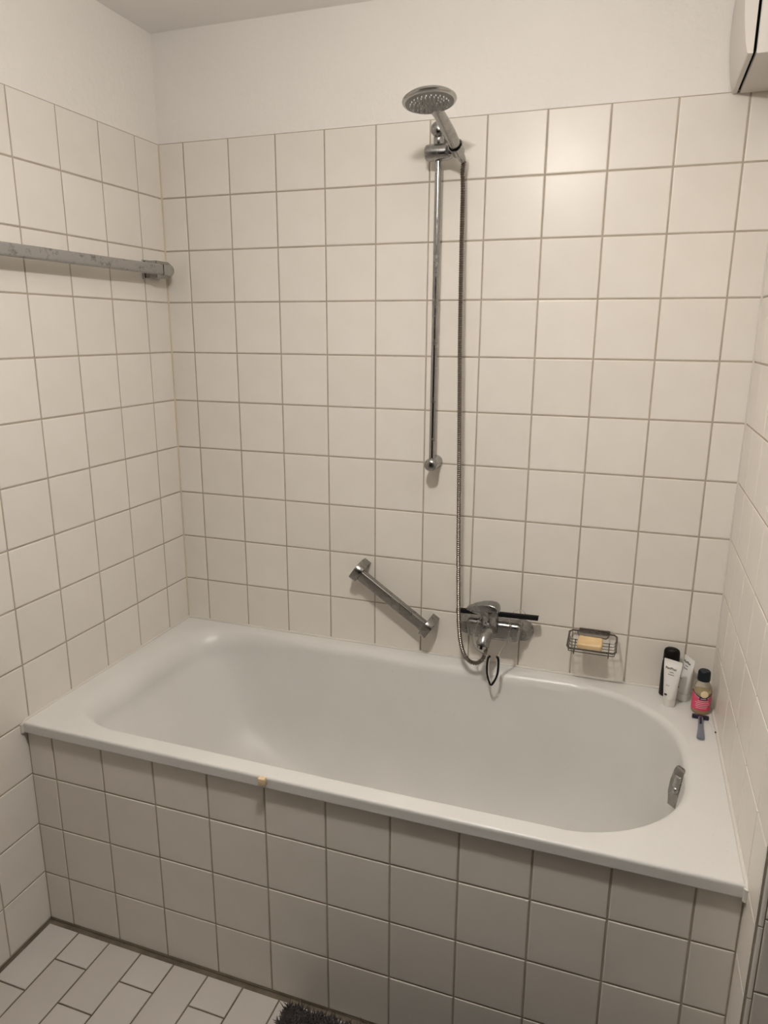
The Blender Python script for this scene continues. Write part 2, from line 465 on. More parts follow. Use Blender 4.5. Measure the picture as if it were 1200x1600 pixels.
for q, dz in ((0.9, 0.004), (0.7, 0.008), (0.4, 0.011), (0.15, 0.013)):
    ring(lambda i: rbo[i] * q, lambda i: ZB - dz)
bm = bmesh.new(); V = [[bm.verts.new(p) for p in r_] for r_ in rings]
N = len(angs)
for A, B in zip(V, V[1:]):
    for k in range(N): bm.faces.new((A[k], A[(k + 1) % N], B[(k + 1) % N], B[k]))
c0 = bm.verts.new((cx, cy, ZB - 0.0135))
for k in range(N): bm.faces.new((V[-1][k], V[-1][(k + 1) % N], c0))
me = fin(bm, True, 60)
link('shell', me, M['enamel'], tub)
# overflow with turning knob, on the sloping round end
on = Vector((-0.72, -0.66, 0.18)).normalized()
ov = link('overflow_plate', prism([(x_, y_) for x_, y_ in [(0.0145, -0.050), (0.019, -0.02), (0.0205, 0.01), (0.0195, 0.038), (0.0155, 0.048),
        (-0.0155, 0.048), (-0.0195, 0.038), (-0.0205, 0.01), (-0.019, -0.02), (-0.0145, -0.050)]], 0.0, 0.016, 0.005, 3), M['steel'], tub)
oy = Vector((0, 0, 1)) - on * on.z; oy.normalize(); ox = oy.cross(on)
ov.matrix_local = basis(Vector((1.602, -0.380, 0.562)), ox, oy, on)
kn = link('turning_knob', box(-0.010, 0.010, -0.002, 0.030, 0.012, 0.021, 0.004, 3), M['chrome_bright'], ov)
kl = link('knob_hub', lathe([(0, 0.024), (0.006, 0.023), (0.0095, 0.019), (0.0105, 0.012), (0, 0.012)], 24), M['chrome_bright'], ov, (0, -0.006, 0))
dr = link('drain', lathe([(0, 0.006), (0.026, 0.0055), (0.034, 0.003), (0.036, 0.0), (0, 0)], 32), M['chrome'], tub, (1.36, -0.385, ZB - 0.012))

# sealant beads
def bead(name, pts, r=0.0055):
    o = link(name, sweep(pts, r, 10), M['sealant']); o['kind'] = 'structure'; return o
bead('trim_1', [(0.004, -0.002, ZR + 0.001), (XR - 0.004, -0.002, ZR + 0.001)], 0.0045)
bead('trim_2', [(0.002, -0.748, 0.612), (0.002, -0.740, ZR), (0.002, -0.003, ZR + 0.001)], 0.0045)
bead('trim_3', [(XR - 0.002, -0.748, 0.611), (XR - 0.002, -0.738, ZR), (XR - 0.002, -0.003, ZR + 0.001)], 0.0045)
bead('trim_4', [(0.001, -0.7490, 0.592), (0.001, -0.7490, 0.616)], 0.006)
bead('trim_5', [(XR - 0.001, -0.7490, 0.589), (XR - 0.001, -0.7490, 0.616)], 0.006)

M['old_sealant'] = P('yellowed_sealant', (0.62, 0.54, 0.42), 0.5)
for nm, pts in (('trim_6', [(0.0, 0.0, ZR), (0.0, 0.0, ZT)]), ('trim_7', [(XR, 0.0, ZR), (XR, 0.0, ZT)])):
    o = link(nm, sweep(pts, 0.0032, 8), M['old_sealant'] if nm == 'trim_6' else M['sealant']); o['kind'] = 'structure'

# ------------------------------------------------------------------ ceiling lamp (gives the light of the room)
lp = thing('ceiling_lamp', 'ceiling lamp with a flattened white glass globe lighting the bathroom', 'lamp', (LAMP_POS.x, LAMP_POS.y, ZC))
zl = LAMP_POS.z - ZC; zt = zl + LAMP_RADIUS * LAMP_FLAT
link('base', lathe([(0, 0), (0.045, 0), (0.045, -0.012), (0.035, -0.020), (0.010, -0.022), (0.010, zt + 0.02), (0.022, zt + 0.016), (0.024, zt), (0, zt)], 32), M['white_plastic'], lp)
link('glass_globe', lathe([(LAMP_RADIUS * math.sin(a), zl + LAMP_RADIUS * LAMP_FLAT * math.cos(a)) for a in [math.pi * k / 20 for k in range(0, 21)]], 36), M['bulb'], lp)

# ------------------------------------------------------------------ shower rail, handset, hose
BX, BY = 0.888, -0.050
rail = thing('shower_rail', 'vertical chrome shower rail with sliding holder on the back wall', 'shower rail', (BX, 0, 1.233))
link('rail_bar', sweep([(0, BY, 0.0), (0, BY, 0.868)], 0.0088, 20), M['chrome'], rail)
for z in (0.0, 0.870):
    k_ = link('wall_knob', lathe([(0, 0.0), (0.019, 0.0), (0.019, 0.006), (0.0165, 0.012), (0.0165, 0.052), (0.0185, 0.058), (0.0185, 0.066), (0.0165, 0.071), (0.010, 0.0745), (0, 0.0755)], 32), M['chrome'], rail)
    k_.matrix_local = axis_mat((0, 0, z), (0, -1, 0))
link('collar', lathe([(0, 0), (0.0125, 0), (0.0135, 0.003), (0.0135, 0.020), (0.0125, 0.023), (0, 0.023)], 24), M['chrome'], rail, (0, BY, 0.835))
sl = link('slider', lathe([(0, 0.0), (0.016, 0.0), (0.0195, 0.003), (0.0205, 0.012), (0.0205, 0.055), (0.019, 0.062), (0.0165, 0.068), (0, 0.068)], 32), M['chrome'], rail)
sl.matrix_local = axis_mat((-0.033, BY - 0.006, 0.817), (1, 0, 0))
HA = Vector((0.951, -0.085, 2.038)); HB = Vector((0.926, -0.280, 2.107))     # handle foot, head centre
fn = Vector((0.10, -0.115, -0.985)).normalized()      # direction the spray face looks
back = Vector((0.03, 1.0, 0.0)); back = (back - fn * back.dot(fn)).normalized()
HE = HB + back * 0.052 - fn * 0.004                   # edge of the head where the handle joins
hd = (HE - HA).normalized()
rl_ = Vector((BX, 0, 1.233))
cr = link('cradle', lathe([(0.0150, 0.0), (0.0165, 0.0), (0.0188, 0.026), (0.0165, 0.026), (0.0135, 0.0), (0.0150, 0.0)], 28), M['chrome'], rail)
cr.matrix_local = axis_mat(HA + hd * 0.004 - rl_, hd)
link('cradle_arm', sweep([Vector((0.028, BY - 0.006, 0.817)), HA + hd * 0.018 - rl_ + Vector((-0.016, 0.002, 0))], [0.013, 0.012], 16), M['chrome'], rail)

hs = thing('hand_shower', 'chrome hand shower with round spray head held on the rail', 'hand shower', HA)
L = HB - HA
side = hd.cross(Vector((0, 0, 1))).normalized(); upv = side.cross(hd).normalized()
E_ = HE - HA
hp = spline([Vector((0, 0, 0)), E_ * 0.33 + upv * 0.0015, E_ * 0.66 + upv * 0.001, E_ * 0.92, E_ + (HB - HE) * 0.25 - fn * 0.004, L - fn * 0.012], 6)
hr = []
for i in range(len(hp)):
    t = i / (len(hp) - 1)
    hr.append(0.0125 + 0.003 * math.sin(math.pi * min(1, t * 1.6)) if t < 0.6 else 0.0132 - 0.004 * max(0, t - 0.75) / 0.25)
wd = [1.0 + (1.5 * max(0.0, (i / (len(hp) - 1) - 0.55) / 0.45)) for i in range(len(hp))]
bm = bmesh.new(); R_h = []
for i, p_ in enumerate(hp):
    d_ = (hp[min(i + 1, len(hp) - 1)] - hp[max(i - 1, 0)]).normalized(); w_ = (side - d_ * side.dot(d_)).normalized(); u_ = w_.cross(d_)
    R_h.append([bm.verts.new(p_ + (w_ * math.cos(t) * wd[i] + u_ * math.sin(t)) * hr[i]) for t in [2 * math.pi * k / 24 for k in range(24)]])
for A, B in zip(R_h, R_h[1:]):
    for k in range(24): bm.faces.new((A[k], A[(k + 1) % 24], B[(k + 1) % 24], B[k]))
bm.faces.new(R_h[0][::-1]); bm.faces.new(R_h[-1])
link('handle', fin(bm, True, 50), M['chrome'], hs)
hm = axis_mat(L, -fn)
hd_o = link('spray_head', lathe([(0.050, -0.0050), (0.056, -0.0052), (0.0605, -0.003), (0.0622, 0.000), (0.0615, 0.003), (0.055, 0.008), (0.040, 0.014), (0.020, 0.019), (0, 0.020)], 48), M['chrome_bright'], hs)
hd_o.matrix_local = hm
fc = link('spray_face', lathe([(0, -0.0068), (0.040, -0.0066), (0.0555, -0.0054), (0.056, -0.003), (0, -0.003)], 48), M['grey_plastic'], hd_o)
bm = bmesh.new()
for rr_, nn in ((0.008, 5), (0.017, 10), (0.026, 16), (0.035, 22), (0.044, 26)):
    for k in range(nn):
        a = 2 * math.pi * (k + 0.5 * (nn % 4)) / nn
        x_, y_ = rr_ * math.cos(a), rr_ * math.sin(a)
        b_sweep(bm, [(x_, y_, -0.0068), (x_, y_, -0.0102)], [0.0016, 0.0010], 6)
nz = link('nozzles', fin(bm), M['nozzle'], hd_o); nz['kind'] = 'stuff'
link('hose_nut', lathe([(0, -0.026), (0.0085, -0.026), (0.0095, -0.022), (0.0115, -0.004), (0.0115, 0.001), (0, 0.001)], 20), M['chrome'], hs).matrix_local = axis_mat((0, 0, 0), hd)

he = HA - hd * 0.024
hpts = [he, he - hd * 0.010, (0.953, -0.050, 2.003), (0.956, -0.054, 1.96), (0.9585, -0.062, 1.88), (0.961, -0.070, 1.793), (0.966, -0.078, 1.58), (0.971, -0.080, 1.395), (0.976, -0.080, 1.20), (0.980, -0.080, 1.012),
        (0.985, -0.080, 0.86), (0.991, -0.082, 0.75), (1.002, -0.084, 0.692), (1.019, -0.085, 0.662), (1.042, -0.084, 0.652), (1.062, -0.082, 0.664), (1.070, -0.078, 0.688), (1.071, -0.072, 0.712)]
hpath = resample(spline(hpts, 16), 0.0029)
hoser = [0.0067 if i % 2 == 0 else 0.0046 for i in range(len(hpath))]
tag(link('shower_hose', sweep(hpath, hoser, 12), M['hose']), 'ribbed metal shower hose hanging from the hand shower to the mixer tap', 'hose')

# ------------------------------------------------------------------ bath mixer tap
mx_ = thing('mixer_tap', 'chrome bath mixer tap with single lever on the back wall', 'tap', (1.078, 0, 0.752))
bd = bmesh.new(); b_box(bd, -0.072, 0.092, -0.068, -0.012, -0.028, 0.030, 0.013, 4)
for v in bd.verts:                                    # narrower below, as the real body
    if v.co.z < 0: v.co.x *= 0.93
link('body', fin(bd), M['tap'], mx_)
for x_ in (-0.080, 0.086):
    ro = link('rosette', lathe([(0, 0), (0.034, 0), (0.034, 0.004), (0.029, 0.014), (0.022, 0.022), (0.018, 0.036), (0, 0.036)], 36), M['tap'], mx_)
    ro.matrix_local = axis_mat((x_, 0, -0.010), (0, -1, 0))
link('cartridge', lathe([(0, -0.005), (0.0245, -0.005), (0.0245, 0.050), (0.0235, 0.060), (0, 0.060)], 36), M['chrome'], mx_, (0.0, -0.066, 0.006))
lev = bmesh.new()
prof = [(0.0245, 0.052), (0.0255, 0.066), (0.0235, 0.078), (0.016, 0.086), (0.0, 0.0885), (-0.020, 0.086), (-0.045, 0.078), (-0.066, 0.069), (-0.071, 0.063), (-0.066, 0.059), (-0.045, 0.061), (-0.026, 0.060), (-0.0235, 0.052)]
hw = [0.024, 0.0255, 0.0245, 0.021, 0.021, 0.021, 0.017, 0.013, 0.011, 0.012, 0.016, 0.022, 0.024]
fa = [lev.verts.new((x_, -0.066 - w_, z_)) for (x_, z_), w_ in zip(prof, hw)]; fb = [lev.verts.new((x_, -0.066 + w_, z_)) for (x_, z_), w_ in zip(prof, hw)]
lev.faces.new(fa); lev.faces.new(fb[::-1])
for k in range(len(prof)): lev.faces.new((fa[k], fa[(k + 1) % len(prof)], fb[(k + 1) % len(prof)], fb[k]))
bmesh.ops.bevel(lev, geom=[e for e in lev.edges if abs(e.verts[0].co.y - e.verts[1].co.y) < 0.012], offset=0.004, segments=3, profile=0.5, affect='EDGES')
link('lever', fin(lev, True, 60), M['tap'], mx_)
sp_ = link('spout', sweep(spline([(0.002, -0.055, 0.010), (0.001, -0.085, 0.013), (-0.002, -0.112, 0.010), (-0.005, -0.133, 0.000), (-0.007, -0.143, -0.014)], 5),
      [0.021] * 5 + [0.019] * 5 + [0.0165] * 5 + [0.0155] * 5 + [0.0145], 22, sx=0.9, sy=1.05, up=(0, 0, 1)), M['tap'], mx_)
link('aerator', lathe([(0, 0.0), (0.0125, 0.0), (0.0125, 0.009), (0.0095, 0.0105), (0, 0.009)], 24), M['chrome'], sp_).matrix_local = axis_mat((-0.007, -0.143, -0.013), (-0.1, -0.25, -1))
link('diverter_knob', lathe([(0, 0.0), (0.004, 0.0), (0.004, 0.008), (0.0075, 0.010), (0.0075, 0.016), (0, 0.018)], 20), M['chrome'], sp_, (-0.001, -0.104, 0.024))
link('hose_outlet', lathe([(0, 0.0), (0.0125, 0.0), (0.0125, -0.012), (0.0095, -0.022), (0.0085, -0.032), (0, -0.032)], 24), M['tap'], mx_, (-0.007, -0.070, -0.018))

# ------------------------------------------------------------------ squeegee hanging over the tap
sq = thing('squeegee', 'black-bladed clear plastic squeegee hanging over the mixer tap', 'squeegee', (1.094, -0.05, 0.802))
bl_ = link('blade_holder', box(-0.120, 0.120, -0.007, 0.006, -0.0065, 0.0065, 0.002), M['rubber'], sq)
bl_.rotation_euler = (0, math.radians(-1.6), 0)
link('rubber_blade', box(-0.1195, 0.1195, 0.004, 0.018, -0.0012, 0.0012), M['rubber'], bl_)
clear_l = spline([(-0.036, -0.006, -0.004), (-0.047, -0.040, -0.016), (-0.052, -0.078, -0.045), (-0.040, -0.082, -0.078), (-0.012, -0.068, -0.102), (-0.006, -0.061, -0.110)], 6)
clear_r = spline([(0.040, -0.006, -0.004), (0.046, -0.030, -0.016), (0.046, -0.055, -0.045), (0.034, -0.062, -0.075), (0.024, -0.061, -0.098), (0.021, -0.060, -0.106)], 6)
bm = bmesh.new(); b_sweep(bm, clear_l, 0.0032, 10); b_sweep(bm, clear_r, 0.0032, 10)
link('clear_handle', fin(bm), M['clear'], sq)
gpts = spline([(-0.0035, -0.060, -0.108), (-0.008, -0.060, -0.114), (-0.0105, -0.060, -0.136), (-0.009, -0.060, -0.164), (-0.003, -0.060, -0.186), (0.003, -0.060, -0.197), (0.011, -0.060, -0.186), (0.0195, -0.060, -0.162), (0.0215, -0.060, -0.134), (0.0195, -0.060, -0.110), (0.0145, -0.060, -0.108)], 5)
link('grip', sweep(gpts, 0.0036, 10), M['rubber'], sq)
gm = Vector((0.0055, -0.060, -0.148))
link('grip_lining', sweep([Vector((gm.x + (p_.x - gm.x) * 0.78, p_.y - 0.0008, gm.z + (p_.z - gm.z) * 0.93)) for p_ in gpts[4:-4]], 0.0013, 8), M['white_plastic'], sq)
bump_w = spline([(0.046, 0.006, 0.004), (0.052, 0.012, 0.012), (0.064, 0.014, 0.015), (0.076, 0.012, 0.011), (0.084, 0.006, 0.004)], 5)
link('hanging_loop', sweep(bump_w, 0.0016, 8), M['clear'], sq)

# ------------------------------------------------------------------ grab bar
G0 = Vector((0.650, 0, 0.884)); G1 = Vector((0.893, 0, 0.717))
gu = (G1 - G0).normalized(); gv = Vector((0, -1, 0)); gw = gu.cross(gv).normalized()
if gw.z < 0: gw = -gw
gb = thing('grab_bar', 'slanted chrome grab bar on the back wall above the bathtub', 'grab bar', G0)
dprof = [(-0.030, 0.0)]
for k in range(0, 7):
    a = math.pi / 2 * k / 6; dprof.append((-0.016 - 0.014 * math.cos(a), 0.048 + 0.016 * math.sin(a)))
for k in range(0, 9):
    a = math.pi / 2 * (1 - k / 8); dprof.append((0.006 + 0.025 * math.cos(a), 0.030 + 0.034 * math.sin(a)))
dprof.append((0.031, 0.0))
Lg = (G1 - G0).length
for s0, s1 in ((0.0, 0.021), (Lg - 0.021, Lg)):
    mo = link('wall_mount', prism(dprof, s0 - 0.004, s1 + 0.0, 0.0015, 2), M['steel'], gb)
    mo.matrix_local = basis(Vector((0, 0, 0)), gw, gv, gu)
def rrect(a, b_, r_, n=5):
    out = []
    for sx_, sy_, st in ((1, 1, 0), (-1, 1, 90), (-1, -1, 180), (1, -1, 270)):
        for k in range(n + 1):
            t = math.radians(st + 90 * k / n); out.append((sx_ * (a - r_) + r_ * math.cos(t), sy_ * (b_ - r_) + r_ * math.sin(t)))
    return out
bar_ = link('bar', prism([(x_ - 0.004, y_ + 0.040) for x_, y_ in rrect(0.0160, 0.0125, 0.004)], 0.018, Lg - 0.018), M['steel'], gb)
bar_.matrix_local = basis(Vector((0, 0, 0)), gw, gv, gu)

# ------------------------------------------------------------------ rail on the left wall
tr = thing('wall_rail', 'worn grey chrome towel rail running along the left wall', 'rail', (0, -0.05, 1.777))
bpf = rrect(0.0095, 0.0150, 0.006)
rb = link('rail_bar', prism(bpf, 0.0, 1.15), M['worn'], tr)
rb.matrix_local = basis(Vector((0.050, 0.000, 0.0)), (1, 0, 0), (0, 0, 1), (0, -1, 0))
def stadium(x0, x1, r_):
    pts = [(x0, -r_), (x1, -r_)]
    for k in range(1, 16):
        a = -math.pi / 2 + math.pi * k / 16; pts.append((x1 + r_ * math.cos(a), r_ * math.sin(a)))
    return pts + [(x1, r_), (x0, r_)]
for y0_, sg in ((0.0, 1), (-1.15, -1)):
    br = link('bracket', prism(stadium(-0.068, -0.010, 0.0245), 0.0, 0.050, 0.003, 3), M['chrome'], tr)
    br.matrix_local = basis(Vector((0, y0_, 0)), (0, sg, 0), (0, 0, 1), (1, 0, 0)) if sg > 0 else basis(Vector((0, y0_, 0)), (0, sg, 0), (0, 0, -1), (1, 0, 0))
    fl_ = link('flange', prism(stadium(-0.072, -0.004, 0.0275), 0.0, 0.008, 0.002, 2), M['chrome_bright'], br)
    ec = link('end_cap', prism(stadium(-0.05, -0.012, 0.0158), 0.047, 0.0625, 0.004, 3), M['chrome_bright'], br)

# ------------------------------------------------------------------ soap dish and soap
sd = thing('soap_dish', 'wire soap dish on the back wall right of the tap', 'soap dish', (1.367, 0, 0.762))
bm = bmesh.new()
hw_ = 0.065
def rpath(x0, x1, ya, za, yb, zb, r_):
    pts = []
    cs = [((x1, ya), (-1, -1)), ]
    loop = [(x0 + r_, 0), (x1 - r_, 0), (x1, r_), (x1, 1 - r_), (x1 - r_, 1), (x0 + r_, 1), (x0, 1 - r_), (x0, r_)]
    return loop
def lp3(x, t, sag=0.0): return Vector((x, -0.012 + (-0.100 + 0.012) * t, 0.006 - 0.018 * t - sag))
q = 0.10
loop = [lp3(-hw_ + 0.007, 0), lp3(hw_ - 0.007, 0), lp3(hw_, q), lp3(hw_, 1 - q), lp3(hw_ - 0.007, 1), lp3(-hw_ + 0.007, 1), lp3(-hw_, 1 - q), lp3(-hw_, q)]
b_sweep(bm, loop, 0.0028, 8, closed=True)
link('frame', fin(bm), M['wire'], sd)
for t in (0.22, 0.38, 0.54, 0.70, 0.86):
    w_ = spline([lp3(-hw_, t), lp3(-hw_ + 0.004, t, 0.012), lp3(-hw_ + 0.014, t, 0.016), lp3(hw_ - 0.014, t, 0.016), lp3(hw_ - 0.004, t, 0.012), lp3(hw_, t)], 4)
    link('tray_wire', sweep(w_, 0.0014, 6), M['wire'], sd)
link('wall_plate', box(-0.040, 0.046, -0.009, 0.0, -0.002, 0.013, 0.003), M['wire'], sd)
link('inner_wire', sweep([lp3(-0.043, 0.0), lp3(-0.041, 0.10, 0.004), lp3(-0.036, 0.16, 0.006), lp3(0.036, 0.16, 0.006), lp3(0.041, 0.10, 0.004), lp3(0.043, 0.0)], 0.0018, 8), M['wire'], sd)
for x_ in (-0.046, 0.046):
    link('drip_wire', sweep([lp3(x_, 0.2, 0.016), lp3(x_, 1.0, 0.015), lp3(x_, 1.0, 0.0)], 0.0016, 6), M['wire'], sd)
sbm = bmesh.new(); b_box(sbm, -0.034, 0.034, -0.023, 0.023, 0.0, 0.021, 0.006, 3)
bmesh.ops.subdivide_edges(sbm, edges=sbm.edges[:], cuts=2, use_grid_fill=True)
for v in sbm.verts:
    if v.co.z > 0.0205: v.co.z -= 0.0045 * max(0, 1 - (v.co.x / 0.03) ** 2) * max(0, 1 - (v.co.y / 0.02) ** 2)
so = link('soap_bar', fin(sbm, True, 60), M['soap'], None, (1.3615, -0.062, 0.7445)); so.rotation_euler = (math.radians(11), 0, math.radians(-2))
tag(so, 'worn yellow bar of soap lying in the wire dish', 'soap')

# ------------------------------------------------------------------ toiletries on the rim corner
def squeeze_tube(name, label, loc, yaw, tilt, h, w, words):
    t = thing(name, label, 'tube', loc); t.rotation_euler = (math.radians(tilt), 0, math.radians(yaw))
    bm = bmesh.new(); rings_ = []; n_ = 28
    for z, a, bb in ((0.022, 0.0155, 0.0150), (0.0235, 0.0165, 0.0160), (0.04, 0.0178, 0.0150), (0.07, 0.0200, 0.0115), (h - 0.03, w / 2 - 0.001, 0.0065), (h - 0.011, w / 2, 0.0018), (h - 0.010, w / 2, 0.0010), (h, w / 2, 0.0008)):
        rings_.append([bm.verts.new((a * math.cos(2 * math.pi * k / n_), bb * math.sin(2 * math.pi * k / n_), z)) for k in range(n_)])
    for A, B in zip(rings_, rings_[1:]):
        for k in range(n_): bm.faces.new((A[k], A[(k + 1) % n_], B[(k + 1) % n_], B[k]))
    bm.faces.new(rings_[0][::-1]); bm.faces.new(rings_[-1])
    link('tube_body', fin(bm, True, 50), M['tube_white'], t)
    link('cap', lathe([(0, 0), (0.0150, 0), (0.0158, 0.002), (0.0162, 0.0215), (0, 0.0215)], 28), M['white_plastic'], t)
    def surf(z):                                  # front surface y and slope at height z
        tab = [(0.0235, 0.0160), (0.04, 0.0150), (0.07, 0.0115), (h - 0.03, 0.0065), (h - 0.011, 0.0018)]
        for (z0, b0), (z1, b1) in zip(tab, tab[1:]):
            if z0 <= z <= z1: return -(b0 + (b1 - b0) * (z - z0) / (z1 - z0)) - 0.0006, (b1 - b0) / (z1 - z0)
        return -0.016, 0
    for body, size, x_, z in words:
        y_, sl_ = surf(z)
        o = link('lettering', text_mesh(body, size, 0.00006), M['ink'], t)
        up_ = Vector((0, -sl_, 1)).normalized(); nrm = Vector((1, 0, 0)).cross(up_)
        o.matrix_local = basis(Vector((x_, y_ - 0.0002, z)), Vector((1, 0, 0)), up_, nrm)
    y_, sl_ = surf(0.036)
    link('printed_mark', box(-0.0035, 0.0035, -0.0005, 0.0005, -0.0022, 0.0022), M['ink'], t, (-0.006, y_ - 0.0003, 0.036))
    return t
W1 = [('PanPhat', 0.0092, -0.002, 0.109), ('Lotion', 0.0042, 0.001, 0.100), ('Intensive', 0.0044, 0.001, 0.093), ('50 ml', 0.0038, -0.004, 0.062)]
squeeze_tube('cream_tube', 'white cream tube standing in front of the black bottle', (1.580, -0.091, ZR), -24, 1.0, 0.132, 0.048, W1)
squeeze_tube('cream_tube', 'white cream tube turned sideways between the black bottle and the pink-labelled bottle', (1.616, -0.048, ZR + 0.001), -60, -4.0, 0.124, 0.046, W1)
bb_ = thing('shampoo_bottle', 'flat black bottle standing behind the white cream tube', 'bottle', (1.578, -0.036, ZR), math.radians(-12))
def oval(prof, n_=32):
    bm = bmesh.new(); R_ = []
    for z, a, c_ in prof:
        R_.append([bm.verts.new((a * math.cos(2 * math.pi * k / n_), c_ * math.sin(2 * math.pi * k / n_), z)) for k in range(n_)])
    for A, B in zip(R_, R_[1:]):
        for k in range(n_): bm.faces.new((A[k], A[(k + 1) % n_], B[(k + 1) % n_], B[k]))
    bm.faces.new(R_[0][::-1]); bm.faces.new(R_[-1]); return fin(bm, True, 50)
link('bottle_body', oval([(0, 0.021, 0.013), (0.003, 0.0235, 0.0155), (0.06, 0.0235, 0.0155), (0.102, 0.022, 0.015), (0.104, 0.020, 0.0135)]), M['black'], bb_)
link('cap', oval([(0.1045, 0.0205, 0.0140), (0.107, 0.0215, 0.0150), (0.132, 0.0210, 0.0148), (0.139, 0.0185, 0.0125), (0.1425, 0.0130, 0.0085), (0.1435, 0.004, 0.003)]), M['black'], bb_)

pb = thing('oil_bottle', 'clear round bottle with pink label and dark cap in the corner', 'bottle', (1.657, -0.100, ZR))
pb.rotation_euler = (0, 0, math.radians(6))
link('bottle_body', lathe([(0, 0.0005), (0.0195, 0.0005), (0.0225, 0.003), (0.0235, 0.008), (0.0235, 0.062), (0.0225, 0.071), (0.019, 0.081), (0.0145, 0.088), (0.0135, 0.094), (0, 0.094)], 40), M['bottle_clear'], pb)
link('oil', lathe([(0, 0.002), (0.0185, 0.002), (0.0215, 0.005), (0.0222, 0.009), (0.0222, 0.060), (0, 0.060)], 36), M['amber'], pb)
link('cap', lathe([(0, 0.120), (0.0125, 0.1195), (0.0150, 0.117), (0.0158, 0.110), (0.0162, 0.095), (0.0155, 0.092), (0, 0.092)], 36), M['navy'], pb)
def patch(r_, a0, a1, z0, z1, n_=24, curve=0.0, ztop=None):
    bm = bmesh.new(); A = []; B = []; A2 = []; B2 = []
    for k in range(n_ + 1):
        t = k / n_; a = math.radians(-90 + a0 + (a1 - a0) * t); c_, s_ = math.cos(a), math.sin(a)
        dz = curve * (1 - (2 * t - 1) ** 2)
        A.append(bm.verts.new((r_ * c_, r_ * s_, z0 - (dz if ztop is None else 0)))); B.append(bm.verts.new((r_ * c_, r_ * s_, z1 - dz)))
        A2.append(bm.verts.new(((r_ - 0.00025) * c_, (r_ - 0.00025) * s_, z0 - (dz if ztop is None else 0)))); B2.append(bm.verts.new(((r_ - 0.00025) * c_, (r_ - 0.00025) * s_, z1 - dz)))
    for k in range(n_):
        bm.faces.new((A[k], A[k + 1], B[k + 1], B[k])); bm.faces.new((B2[k], B2[k + 1], A2[k + 1], A2[k]))
        bm.faces.new((B[k], B[k + 1], B2[k + 1], B2[k])); bm.faces.new((A2[k], A2[k + 1], A[k + 1], A[k]))
    bm.faces.new((A[0], B[0], B2[0], A2[0])); bm.faces.new((A[-1], A2[-1], B2[-1], B[-1]))
    return fin(bm, True, 50)
lb = link('label', patch(0.0240, -88, 88, 0.013, 0.064, 32, 0.014, 1), M['pink'], pb)
link('label_arc', patch(0.0242, -84, 84, 0.0635, 0.0675, 32, 0.0145), M['ink'], lb)
link('label_arc', patch(0.0242, -70, 70, 0.0600, 0.0618, 32, 0.0125), M['lilac'], lb)
fw_ = link('flower_print', lathe([(0, 0.0012), (0.006, 0.001), (0.0095, 0.0003), (0.0095, 0.0), (0, 0)], 20), M['cream'], lb); fw_.matrix_local = axis_mat((0.001, -0.0235, 0.061), (0.02, -1, 0.1))
link('logo_plate', patch(0.0246, -24, 22, 0.0445, 0.0510, 12), M['ink'], lb)
link('logo_lettering', patch(0.02485, -17, 15, 0.0468, 0.0487, 10), M['lilac'], lb)
for z, a0, a1 in ((0.0400, -34, 34), (0.0350, -48, 42), (0.0300, -42, 46), (0.0250, -46, 30), (0.0200, -40, 26)):
    link('print_line', patch(0.0242, a0, a1, z, z + 0.0014, 14), M['pale_ink'], lb)

# razor
rz = thing('razor', 'slate-blue disposable razor lying on the bathtub rim', 'razor', (1.655, -0.142, ZR), math.radians(-5))
rz.rotation_euler = (0, 0, math.radians(-4))
rh = bmesh.new()
for (y_, a, z0, z1) in ((0,)*4,): pass
rsec = [(-0.008, 0.0055, 0.006, 0.012), (-0.022, 0.0062, 0.004, 0.0125), (-0.040, 0.0060, 0.0015, 0.011), (-0.065, 0.0066, 0.0010, 0.0095), (-0.090, 0.0082, 0.0008, 0.0088), (-0.104, 0.0090, 0.0008, 0.0082), (-0.1105, 0.0070, 0.0012, 0.0070)]
RS = []
for y_, a, z0, z1 in rsec:
    RS.append([rh.verts.new((a * sx_ * (0.7 if sz_ in (0, 3) else 1), y_, z)) for sx_, z, sz_ in ((-1, z0 + 0.0015, 1), (-0.6, z0, 0), (0.6, z0, 0), (1, z0 + 0.0015, 1), (1, z1 - 0.002, 1), (0.55, z1, 3), (-0.55, z1, 3), (-1, z1 - 0.002, 1))])
for A, B in zip(RS, RS[1:]):
    for k in range(8): rh.faces.new((A[k], A[(k + 1) % 8], B[(k + 1) % 8], B[k]))
rh.faces.new(RS[0][::-1]); rh.faces.new(RS[-1])
link('handle', fin(rh, True, 50), M['razor'], rz)
link('grip_inlay', box(-0.0028, 0.0028, -0.046, -0.012, 0.0095, 0.0131, 0.001), M['razor_dark'], rz)
hdz = link('head', box(-0.0205, 0.0205, -0.0055, 0.0055, 0.0008, 0.0105, 0.0022, 2), M['razor_dark'], rz)
link('blade', box(-0.018, 0.018, -0.0022, -0.0012, 0.0102, 0.0112), M['blade'], hdz)
link('blade', box(-0.018, 0.018, 0.0012, 0.0022, 0.0102, 0.0112), M['blade'], hdz)
ps = thing('plastic_stick', 'thin pale plastic stick with dark tip beside the razor', 'stick', (1.680, -0.172, ZR))
sdv = Vector((0.012, -0.062, 0)).normalized()
link('shaft', sweep([sdv * -0.034 + Vector((0, 0, 0.0018)), sdv * 0.030 + Vector((0, 0, 0.0018))], 0.0015, 8), M['white_plastic'], ps)
link('tip', sweep([sdv * 0.030 + Vector((0, 0, 0.0022)), sdv * 0.033 + Vector((0, 0, 0.0022)), sdv * 0.037 + Vector((0, 0, 0.0022))], [0.0016, 0.0022, 0.0012], 8), M['black'], ps)

